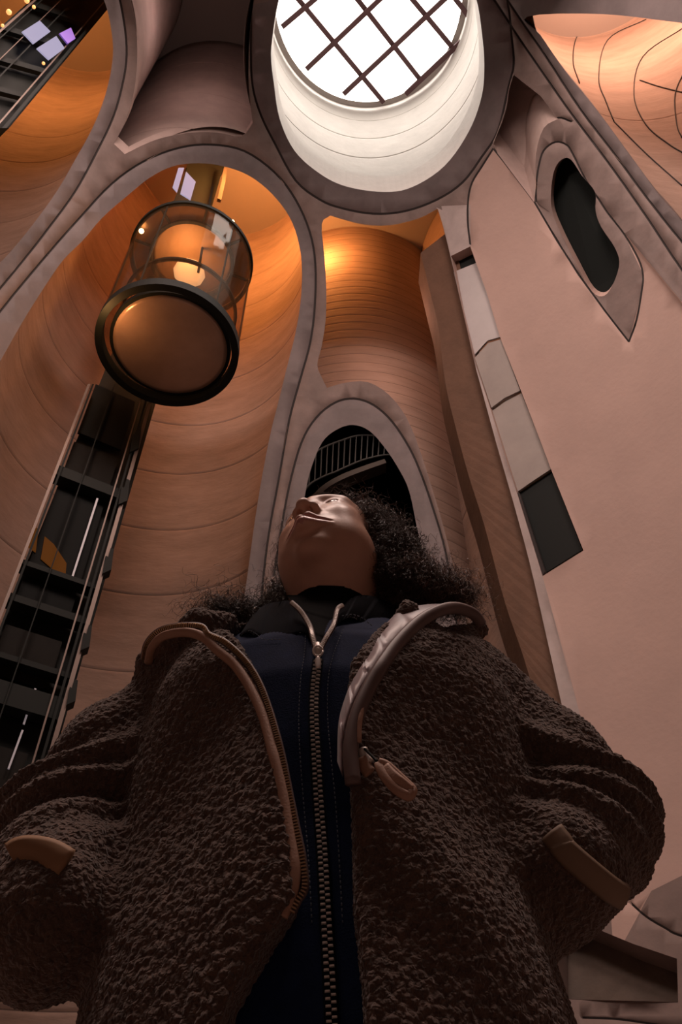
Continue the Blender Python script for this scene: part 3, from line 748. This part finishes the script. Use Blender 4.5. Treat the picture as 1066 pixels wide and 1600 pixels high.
def jacket_sdf(P):
    x, y, z = P[..., 0], P[..., 1], P[..., 2]
    a = prof(z, ZS, [.252, .250, .244, .235, .235, .24, .235, .20, .145, .11, .09]); b = prof(z, ZS, [.20, .195, .19, .185, .18, .175, .16, .135, .11, .095, .085])
    cy = prof(z, ZS, [.97, .97, .975, .985, .99, .995, 1.005, 1.02, 1.03, 1.035, 1.04])
    d = section(P, np.float32(-.012), cy, a, b, 2.5)
    d = np.maximum(d, z-1.45)
    # folds on the body
    d = d+.012*np.sin(30*(x*.9+z*np.where(x < 0, -.45, .45))+2.2*np.sin(7*z+3*x))*np.clip((1.38-z)*4, 0, 1)*np.clip((z-.80)*3, .25, 1)
    for s in (-1, 1):
        A = ARM[s]; e = cap(P, A[0], A[1], .085, .088); e = smin(e, cap(P, A[1], A[2], .086, .088), .04)
        f2 = cap(P, A[2], A[3], .084, .078)
        e = smin(e, f2, .02)
        t = (z-1.0)*62+s*x*50+5*np.sin(z*15+y*9)
        e = e+.0065*(np.sin(t)+.8*np.sin(t*.43+2+8*x))*np.clip((z-.98)*8, .3, 1)
        d = smin(d, e, .022)
    d = smin(d, cap(P, (-.12, 1.01, 1.375), (-.245, .985, 1.325), .055, .048), .03)
    d = smin(d, cap(P, (-.18, 1.01, 1.325), (-.318, 1.01, 1.225), .062, .060), .035)
    d = smin(d, cap(P, (.18, 1.01, 1.335), (.285, 1.02, 1.225), .062, .060), .03)
    # collar rolls folded open
    d = smin(d, cap(P, (-.278, .955, 1.335), (-.20, .905, 1.362), .014, .020), .015)
    d = smin(d, cap(P, (-.20, .905, 1.362), (-.125, .955, 1.392), .020, .022), .015)
    d = smin(d, cap(P, (.12, .985, 1.372), (.215, 1.00, 1.425), .022, .014), .02)
    d = smin(d, cap(P, (.09, .885, 1.365), (.12, .985, 1.372), .020, .022), .025)
    # back hood/collar
    d = smin(d, cap(P, (-.09, 1.11, 1.40), (.12, 1.11, 1.42), .026, .030), .03)
    # opening, cut down to the shirt
    l, r = opening(z); l = l.astype(np.float32); r = r.astype(np.float32)
    w_ = np.maximum(np.maximum(l-x, x-r), y-1.02)
    d = smax(d, -w_, .012)
    d = np.maximum(d, .815+.01*np.sin(x*22)-z)
    nk = cap(P, (-.015, 1.01, 1.36), (-.02, 1.0, 1.60), .102)
    return smax(d, -nk, .01)
def march(x, y, f, t0=.4, t1=2.4):
    d = ray(x, y); L_ = np.linalg.norm(d); t = t0
    for i in range(220):
        p = CAM+d*t; s = float(f(np.array(p, np.float32)[None])[0])
        if s < .0006: return p
        t += max(s*.5, .0008)/L_
        if t > t1: break
    return CAM+d*1.25
Vj, Qj = nets(jacket_sdf, (-.48, .74, .78), (.46, 1.22, 1.50), .0048)
jacket = npmesh('jacket', Vj, Qj, person, M['pile'], label='brown wool-pile jacket hanging open, tan bindings and puffed sleeves')
md = jacket.modifiers.new('sub', 'SUBSURF'); md.levels = md.render_levels = 1
tx = bpy.data.textures.new('pile_curls', 'VORONOI'); tx.noise_scale = .0065; tx.distance_metric = 'DISTANCE'
md = jacket.modifiers.new('pile', 'DISPLACE'); md.texture = tx; md.strength = -.0045; md.mid_level = .35; md.texture_coords = 'LOCAL'

# sleeve bands (tan), ends of the sleeves
shirt_sdf = torso_in
Vt, Qt = nets(torso_in, (-.24, .80, .74), (.24, 1.18, 1.46), .007)
shirt = npmesh('denim_top', Vt, Qt, person, M['denim'], label='navy denim zip top, worn under the open jacket')
npmesh('turtleneck', *nets(lambda P: np.maximum(np.maximum(cap(P, (-.015, 1.02, 1.36), (-.020, 1.010, 1.60), .072, .066), P[..., 2]-1.470+.05*(P[..., 1]-1.0)), 1.36-P[..., 2]),
       (-.12, .90, 1.34), (.10, 1.13, 1.54), .005), person, M['knit'], label='black ribbed turtleneck')
# trousers and shoes below the frame
def legs(P):
    d = 9.
    for s in (-1, 1): d = smin(d, cap(P, (s*.09-.015, 1.0, .84), (s*.11-.015, 1.03, .10), .10, .065), .02)
    return d
npmesh('trousers', *nets(legs, (-.25, .85, .05), (.22, 1.2, .95), .016), person, mat('black_trousers', (.012, .013, .015), .9))
for s in (-1, 1):
    npmesh('shoe', *nets(lambda P: np.maximum(smin(ell(P, (s*.115-.015, .96, .035), (.05, .14, .055)), ell(P, (s*.115-.015, 1.04, .07), (.045, .06, .07)), .03), .002-P[..., 2]),
           (s*.115-.09, .80, -.02), (s*.115+.06, 1.16, .15), .01), person, mat('black_shoe_leather', (.01, .01, .01), .5))

# ---- trims laid on the cloth
def lay(pts, f, off=.0, n=4, sm=True):
    P = spline(pts, n); out = []; last = None
    for x, y in P:
        p = march(x, y, f); d = ray(x, y)
        if abs(float(f(np.array(p, np.float32)[None])[0])) > .01 and last: p = CAM+d/np.linalg.norm(d)*last
        last = np.linalg.norm(p-CAM); out.append(p-d/np.linalg.norm(d)*off)
    out = np.array(out)
    if sm:
        k = np.array([1, 2, 3, 2, 1])/9.; pad = np.vstack([out[:1]]*2+[out]+[out[-1:]]*2)
        dep = np.linalg.norm(pad-CAM, axis=1); ds = np.convolve(dep, k, 'valid')
        dirs = (out-CAM)/np.linalg.norm(out-CAM, axis=1)[:, None]; out = CAM+dirs*ds[:, None]
    return out
def flat(name, P3, w_, th, m, parent, twist=None, **pr):
    """a strap: follows P3, w_ wide across the view, th thick"""
    P = np.array(P3); n = len(P); T = np.gradient(P, axis=0); T /= np.linalg.norm(T, axis=1)[:, None]+1e-9
    V = []; Fc = []; ww = w_ if hasattr(w_, '__len__') else [w_]*n
    for i in range(n):
        nv = CAM-P[i]; nv /= np.linalg.norm(nv); s = np.cross(T[i], nv); s /= np.linalg.norm(s)+1e-9; nv = np.cross(s, T[i])
        for k in range(8):
            a = 2*math.pi*k/8; V.append(P[i]+s*math.cos(a)*ww[i]/2+nv*math.sin(a)*th/2)
    for i in range(n-1):
        for k in range(8): Fc.append((i*8+k, i*8+(k+1) % 8, (i+1)*8+(k+1) % 8, (i+1)*8+k))
    Fc += [tuple(range(8))[::-1], tuple((n-1)*8+k for k in range(8))]
    o = mesh(name, V, Fc, parent, m, True, **pr); fixpar(o, parent); return o
def fixpar(o, parent):
    r = parent
    # parts hang on the person; sub-parts on a part that already sits in world space
    o.matrix_parent_inverse = Matrix.Translation(person.location).inverted() if r == person else Matrix()
def resample(P, step):
    P = np.array(P); s = np.r_[0, np.cumsum(np.linalg.norm(np.diff(P, axis=0), axis=1))]; t = np.arange(0, s[-1], step)
    return np.stack([np.interp(t, s, P[:, k]) for k in range(3)], 1)
def teeth(name, P3, step, ln, wd, m, parent, side=0., **pr):
    Q = resample(P3, step); V = []; Fc = []; T = np.gradient(Q, axis=0); T /= np.linalg.norm(T, axis=1)[:, None]
    for i, p in enumerate(Q):
        nv = CAM-p; nv /= np.linalg.norm(nv); s = np.cross(T[i], nv); s /= np.linalg.norm(s); nv = np.cross(s, T[i]); b = len(V)
        o_ = p+s*side*(1 if i % 2 else -1)
        for a_, c_, e_ in ((-1, -1, -1), (1, -1, -1), (1, 1, -1), (-1, 1, -1), (-.8, -.7, 1), (.8, -.7, 1), (.8, .7, 1), (-.8, .7, 1)):
            V.append(o_+s*a_*ln/2+T[i]*c_*wd/2+nv*e_*wd*.6)
        Fc += [(b+4, b+5, b+6, b+7), (b, b+1, b+5, b+4), (b+1, b+2, b+6, b+5), (b+2, b+3, b+7, b+6), (b+3, b, b+4, b+7), (b+3, b+2, b+1, b)]
    o = mesh(name, V, Fc, parent, m, kind='stuff', **pr); fixpar(o, parent); return o
def ribbon(name, A2, B2, fA, fB, m, parent, th=.004, n=5, rip=0., rf=90., across=6, **pr):
    """cloth strip between two edges given on the picture with their plan depths"""
    A = spline(A2, n); B = spline(B2, n); k = min(len(A), len(B))
    A = A[np.linspace(0, len(A)-1, 48).astype(int)]; B = B[np.linspace(0, len(B)-1, 48).astype(int)]
    V = []; N = 48
    for lay_ in (0, 1):
        for i in range(N):
            t = i/(N-1); ya = np.interp(t, np.linspace(0, 1, len(fA)), fA); yb = np.interp(t, np.linspace(0, 1, len(fB)), fB)
            pa = at_y(*A[i], ya); pb = at_y(*B[i], yb)
            for j in range(across+1):
                s = j/across; p = pa*(1-s)+pb*s; nv = CAM-p; nv /= np.linalg.norm(nv)
                p = p+nv*(.012*math.sin(math.pi*s)+rip*math.sin(rf*t+5*s+2*math.sin(9*t))*math.sin(math.pi*min(1, s*1.2+.1)))-nv*th*lay_
                V.append(p)
    Fc = []; w_ = across+1; o2 = N*w_
    for i in range(N-1):
        for j in range(across):
            a = i*w_+j; Fc.append((a, a+1, a+w_+1, a+w_)); Fc.append((o2+a, o2+a+w_, o2+a+w_+1, o2+a+1))
        Fc.append((i*w_, (i+1)*w_, o2+(i+1)*w_, o2+i*w_)); Fc.append((i*w_+across, o2+i*w_+across, o2+(i+1)*w_+across, (i+1)*w_+across))
    o = mesh(name, V, Fc, parent, m, True, **pr); fixpar(o, parent); return o
jf = jacket_sdf; sf = torso_in
exec_trims = True
# left front edge: tan binding and its row of teeth
edge = [(232,1036),(238,1012),(256,994),(290,988),(318,996),(340,1016),(368,1040),(392,1076),(412,1120),(428,1180),(442,1240),(452,1300),(460,1350),(458,1385),(447,1415),(440,1432)]
tedge = [(224,1030),(230,1005),(250,985),(280,978),(314,979),(326,992),(352,1004),(384,1034),(406,1070),(424,1120),(440,1180),(452,1240),(462,1290),(472,1340),(476,1385),(466,1405),(456,1425)]
def depthline(px, ys): 
    P = spline(px, 5); return np.array([at_y(x, y, np.interp(i/(len(P)-1), np.linspace(0, 1, len(ys)), ys)) for i, (x, y) in enumerate(P)])
dl = [.935, .885, .855, .84, .83, .815, .80, .795, .79, .79, .79]
e3 = depthline(edge, dl); t3 = depthline(tedge, [d_+.004 for d_ in dl])
flat('front_binding', e3, .0125, .007, M['tan'], jacket)
flat('zip_tape', t3, .009, .003, M['liningdark'], jacket)
teeth('zip_teeth', t3+(CAM-t3)*.0045, .0034, .0062, .0021, M['tanteeth'], jacket)
# right front: satin facing, its dark roll and piping
ribbon('satin_facing', [(735,962),(700,950),(655,968),(618,1000),(588,1040),(562,1080),(545,1120),(536,1165),(536,1215)],
       [(712,944),(670,944),(630,952),(600,978),(575,1015),(556,1050),(540,1088),(529,1130),(527,1190)],
       [.91, .88, .835, .81, .79, .785, .785], [.94, .91, .865, .84, .82, .81, .81], M['lining'], jacket, rip=.0028, rf=95)
flat('rolled_edge', depthline([(752,975),(738,958),(705,950),(665,965),(628,998),(598,1038),(574,1080),(556,1125),(548,1175),(552,1225)], [.925, .895, .845, .815, .79, .785, .782, .78]), .017, .012, M['liningdark'], jacket)
flat('piping', depthline([(592,1040),(578,1070),(567,1100),(561,1130),(560,1160)], [.79, .785, .78, .78]), .007, .004, M['tan'], jacket)
# sleeve bands
flat('sleeve_band', lay([(862,1300),(876,1318),(884,1330),(920,1362),(955,1390),(976,1402)], jacket_sdf, .004), .028, .010, M['tan2'] if 'tan2' in M else M.setdefault('tan2', mat('olive_tan_binding', (.22, .15, .10), .7)), jacket)
flat('sleeve_band', lay([(18,1338),(32,1330),(56,1330),(80,1336),(104,1350)], jacket_sdf, .004), .030, .010, mat('amber_tan_binding', (.30, .17, .09), .7), jacket)
# loop pull at the right edge
flat('zip_slider', depthline([(566,1170),(570,1182),(577,1192)], [.79, .787]), .012, .006, M['silver'], jacket)
flat('slider_body', depthline([(565,1185),(572,1200),(578,1208)], [.788, .787]), .014, .008, M['tan'], jacket)
pl = [(592,1192),(604,1196),(624,1214),(643,1232),(644,1238),(638,1244),(620,1234),(603,1216),(594,1200),(592,1192)]
flat('loop_pull', depthline(pl, [.775, .77, .765, .765, .77, .775]), .010, .004, M['tan'], jacket)
flat('pull_strap', depthline([(598,1200),(610,1213),(628,1228),(640,1238)], [.772, .766, .766]), .016, .0025, M['tan'], jacket)
tubeline('pull_cord', depthline([(570,1170),(580,1180),(590,1190)], [.785, .775]), .0016, M['steel'], jacket).matrix_parent_inverse = Matrix()

# denim top: zip, stitching, collar
zl_ = lay([(497,1030),(492,1075),(491,1120),(494,1180),(498,1250),(504,1330),(508,1400),(512,1470),(516,1540),(521,1640)], sf, .004)
flat('zip_tape', zl_, .014, .002, M['denimdark'], shirt)
teeth('zip_teeth', zl_+(CAM-zl_)*.003, .0030, .0052, .0021, M['silver'], shirt, side=.0026)
vl = depthline([(497,1024),(490,1000),(484,978),(470,955),(455,941)], [.842, .852, .872, .885]); vr = depthline([(499,1024),(504,1008),(514,990),(522,975),(528,952),(536,946)], [.842, .852, .872, .892])
for v_ in (vl, vr):
    flat('zip_edge', v_, .0075, .004, M['liningdark'], shirt); teeth('zip_teeth', v_+(CAM-v_)*.004, .0034, .0045, .0018, M['silver'], shirt)
sl = depthline([(497,1008),(497,1020)], [.838, .836])
flat('slider', depthline([(496,1006),(497,1014),(497,1026)], [.842, .838, .840]), [.008, .009, .009, .009, .009, .010, .010, .010, .010, .010, .007], .007, M['silver'], shirt)
rg = [(497+7.5*math.cos(a), 1017+8*math.sin(a)) for a in np.linspace(0, 2*math.pi, 17)]
tubeline('pull_ring', [at_y(x, y, .832) for x, y in rg], .0014, M['silver'], shirt).matrix_parent_inverse = Matrix()
flat('pull_tab', depthline([(497,1026),(497,1034),(497,1044)], [.832, .830]), [.004, .005, .007, .0075, .0075, .0075, .0075, .007, .007, .006, .004], .003, M['silver'], shirt)
def stitches(name, pts, f, parent, m=None, off=.0022, step=.0055, ln=.0032, wd=.0007, P3=None):
    P = resample(lay(pts, f, off) if P3 is None else P3, step); V = []; Fc = []
    T = np.gradient(P, axis=0); T /= np.linalg.norm(T, axis=1)[:, None]
    for p, t in zip(P, T):
        nv = CAM-p; nv /= np.linalg.norm(nv); s = np.cross(t, nv); b = len(V)
        for a_, c_ in ((-1, -1), (1, -1), (1, 1), (-1, 1)): V.append(p+t*a_*ln/2+s*c_*wd)
        V.append(p+nv*wd*1.2)
        Fc += [(b, b+1, b+4), (b+1, b+2, b+4), (b+2, b+3, b+4), (b+3, b, b+4)]
    o = mesh(name, V, Fc, parent, m or M['stitch'], kind='stuff'); fixpar(o, parent)
stitches('stitching', [(478,985),(476,1020),(470,1060),(467,1120),(469,1180),(475,1260),(482,1340),(488,1450)], sf, shirt)
stitches('stitching', [(536,985),(522,1020),(513,1060),(512,1120),(517,1180),(524,1250),(530,1340),(536,1450)], sf, shirt)
ribbon('collar', [(372,996),(388,988),(412,1002),(445,1000),(472,990),(488,1004)], [(394,962),(412,946),(436,940),(455,940),(474,960),(487,982)],
       [.93, .90, .885, .875, .87, .865], [.99, .96, .94, .925, .90, .88], M['denimdark'], shirt, th=.006, rip=.001, rf=12)
ribbon('collar', [(512,992),(528,975),(545,965),(560,970),(580,985),(600,990)], [(534,950),(548,935),(565,930),(585,932),(610,942),(640,955)],
       [.875, .88, .885, .89, .90, .93], [.92, .93, .94, .95, .97, 1.0], M['denimdark'], shirt, th=.006, rip=.001, rf=12)
stitches('stitching', None, None, shirt, P3=depthline([(370,993),(388,985),(400,990),(412,999),(440,999)], [.925, .895, .880, .870]))
stitches('stitching', None, None, shirt, P3=depthline([(536,962),(550,960),(565,965),(582,978)], [.878, .880, .885]))

k_ = ribbon('knit_front', [(497,1022),(490,1002),(484,980),(471,957),(457,940),(447,930)], [(498,1022),(504,1006),(514,990),(522,974),(532,950),(560,926)],
       [.850, .862, .875, .892, .910, .94], [.850, .862, .875, .892, .910, .95], M['knit'], bpy.data.objects['turtleneck'], th=.004)
# ---- hair
hair_vol = [((.040, -.055, .050), .054), ((.062, -.05, .01), .036), ((.0, -.07, .06), .066), ((.060, -.07, -.05), .034), ((-.03, -.08, .0), .06), ((.045, -.085, -.09), .045)]
def hairbase(P):
    d = 9.
    d = ell(P, L(0, -.030, .062), (.083, .094, .088)); 
    X = P
    front = P[..., 1]+.028+.30*(P[..., 2]-.06)         # keeps the face clear
    d = smax(d, -front, .01)
    for c_, r in hair_vol: d = smin(d, sph(P, L(c_[0], c_[1], c_[2]), r*.9), .03)
    return d
npm = nets(hairbase, (-.13, -.13, -.17), (.16, .18, .17), .004)
hb = npmesh('hair', h2w(npm[0]), npm[1], person, M['hair'], label='curly dark brown hair')
def strands(name, roots, dirs, lens, curl, rad, m, parent, n=14, seed=1, freq=6, grav=.5):
    r_ = np.random.default_rng(seed); K = len(roots); P = np.zeros((K, n, 3)); d = dirs/np.linalg.norm(dirs, axis=1)[:, None]
    p = roots.copy(); ph = r_.uniform(0, 6.28, K); fr = freq*r_.uniform(.6, 1.5, K); cr = curl*r_.uniform(.4, 1.6, K)
    u = np.cross(d, r_.normal(size=(K, 3))); u /= np.linalg.norm(u, axis=1)[:, None]; v = np.cross(d, u)
    for i in range(n):
        t = i/(n-1); a = ph+fr*t*2*math.pi
        P[:, i] = p+(u*np.cos(a)[:, None]+v*np.sin(a)[:, None])*(cr*min(1, t*3))[:, None]
        d = d+np.array([0, 0, -grav/n]); d /= np.linalg.norm(d, axis=1)[:, None]; p = p+d*(lens/n)[:, None]
    T = np.gradient(P, axis=1); T /= np.linalg.norm(T, axis=2)[..., None]+1e-9
    a_ = np.cross(T, np.array([.3, .5, .8])); a_ /= np.linalg.norm(a_, axis=2)[..., None]+1e-9; b_ = np.cross(T, a_)
    rr = rad*(1-.7*np.linspace(0, 1, n))[None, :, None]
    V = np.stack([P+rr*(a_*math.cos(q)+b_*math.sin(q)) for q in (0, 2.094, 4.189)], 2).reshape(-1, 3)
    base = (np.arange(K)[:, None, None]*n*3+np.arange(n-1)[None, :, None]*3); k3 = np.arange(3)[None, None, :]
    Q = np.stack([base+k3, base+(k3+1) % 3, base+3+(k3+1) % 3, base+3+k3], -1).reshape(-1, 4)
    me_o = npmesh(name, V, Q, parent, m, kind='stuff'); fixpar(me_o, parent); return me_o
# curls over the hair volume
Vw = h2w(npm[0]); me = hb.data; nrm = np.zeros(len(Vw)*3, np.float32); me.vertices.foreach_get('normal', nrm); nrm = nrm.reshape(-1, 3)
rg_ = np.random.default_rng(5)
sel = rg_.choice(len(Vw), 5200); rt = Vw[sel]+nrm[sel]*.001
sw = np.array([.28, .2, -.5])
dr = nrm[sel]*.75+sw+rg_.normal(0, .38, (len(sel), 3)); ln = rg_.uniform(.03, .065, len(sel))
strands('hair_curls', rt, dr, ln, .0075, .0006, M['hair'], hb, n=20, seed=3, freq=3.4)
sel = rg_.choice(len(Vw), 1500); dr = nrm[sel]*1.0+sw*.3+rg_.normal(0, .5, (len(sel), 3))
strands('flyaway_hair', Vw[sel], dr, rg_.uniform(.03, .065, len(sel)), .006, .00028, M['hairfly'], hb, n=16, seed=4, freq=2.2, grav=.2)
# lengths falling on both shoulders
def lock(c0, c1, k, spread, ln0, seed, curl=.006, m='hair', rad=.00055):
    r_ = np.random.default_rng(seed); t = r_.uniform(0, 1, k)[:, None]; c0 = np.array(c0); c1 = np.array(c1)
    R_ = c0*(1-t)+c1*t+r_.normal(0, spread, (k, 3)); D_ = (c1-c0)/np.linalg.norm(c1-c0)+r_.normal(0, .45, (k, 3))
    strands('hair_curls', R_, D_, r_.uniform(.5, 1.3, k)*ln0, curl, rad, M[m], hb, n=18, seed=seed, freq=3, grav=.4)
lock((.085, 1.03, 1.66), (.125, 1.0, 1.51), 1300, .018, .05, 11)
lock((.10, 1.0, 1.53), (.175, .985, 1.480), 1100, .014, .05, 12)
lock((.10, 1.0, 1.55), (.185, .985, 1.482), 600, .018, .06, 13, m='hairfly', rad=.0004)
lock((-.10, 1.06, 1.56), (-.11, 1.03, 1.47), 700, .010, .07, 14)
lock((-.11, 1.02, 1.475), (-.19, .985, 1.445), 500, .010, .07, 15)
lock(h2w(L(.078, .010, .030)), h2w(L(.078, -.012, -.085)), 420, .006, .03, 17, curl=.007)
lock(h2w(L(.070, .035, .055)), h2w(L(.080, .004, .010)), 160, .005, .025, 18, curl=.006)
# eyebrow
for s in (-1, 1):
    k = 160; t = rg_.uniform(0, 1, k); xx = s*(.014+.034*t); zz = .046+.006*np.sin(t*2.4)+rg_.normal(0, .0016, k); ff = .0915-.020*t
    strands('eyebrow', h2w(np.stack([xx, -ff, zz], 1)), (np.stack([s*np.ones(k), .4*np.ones(k), .3+rg_.normal(0, .2, k)], 1))@HR.T, np.full(k, .010), .0003, .0004, M['hair'], hb, n=5, seed=20+s, freq=.5, grav=0)
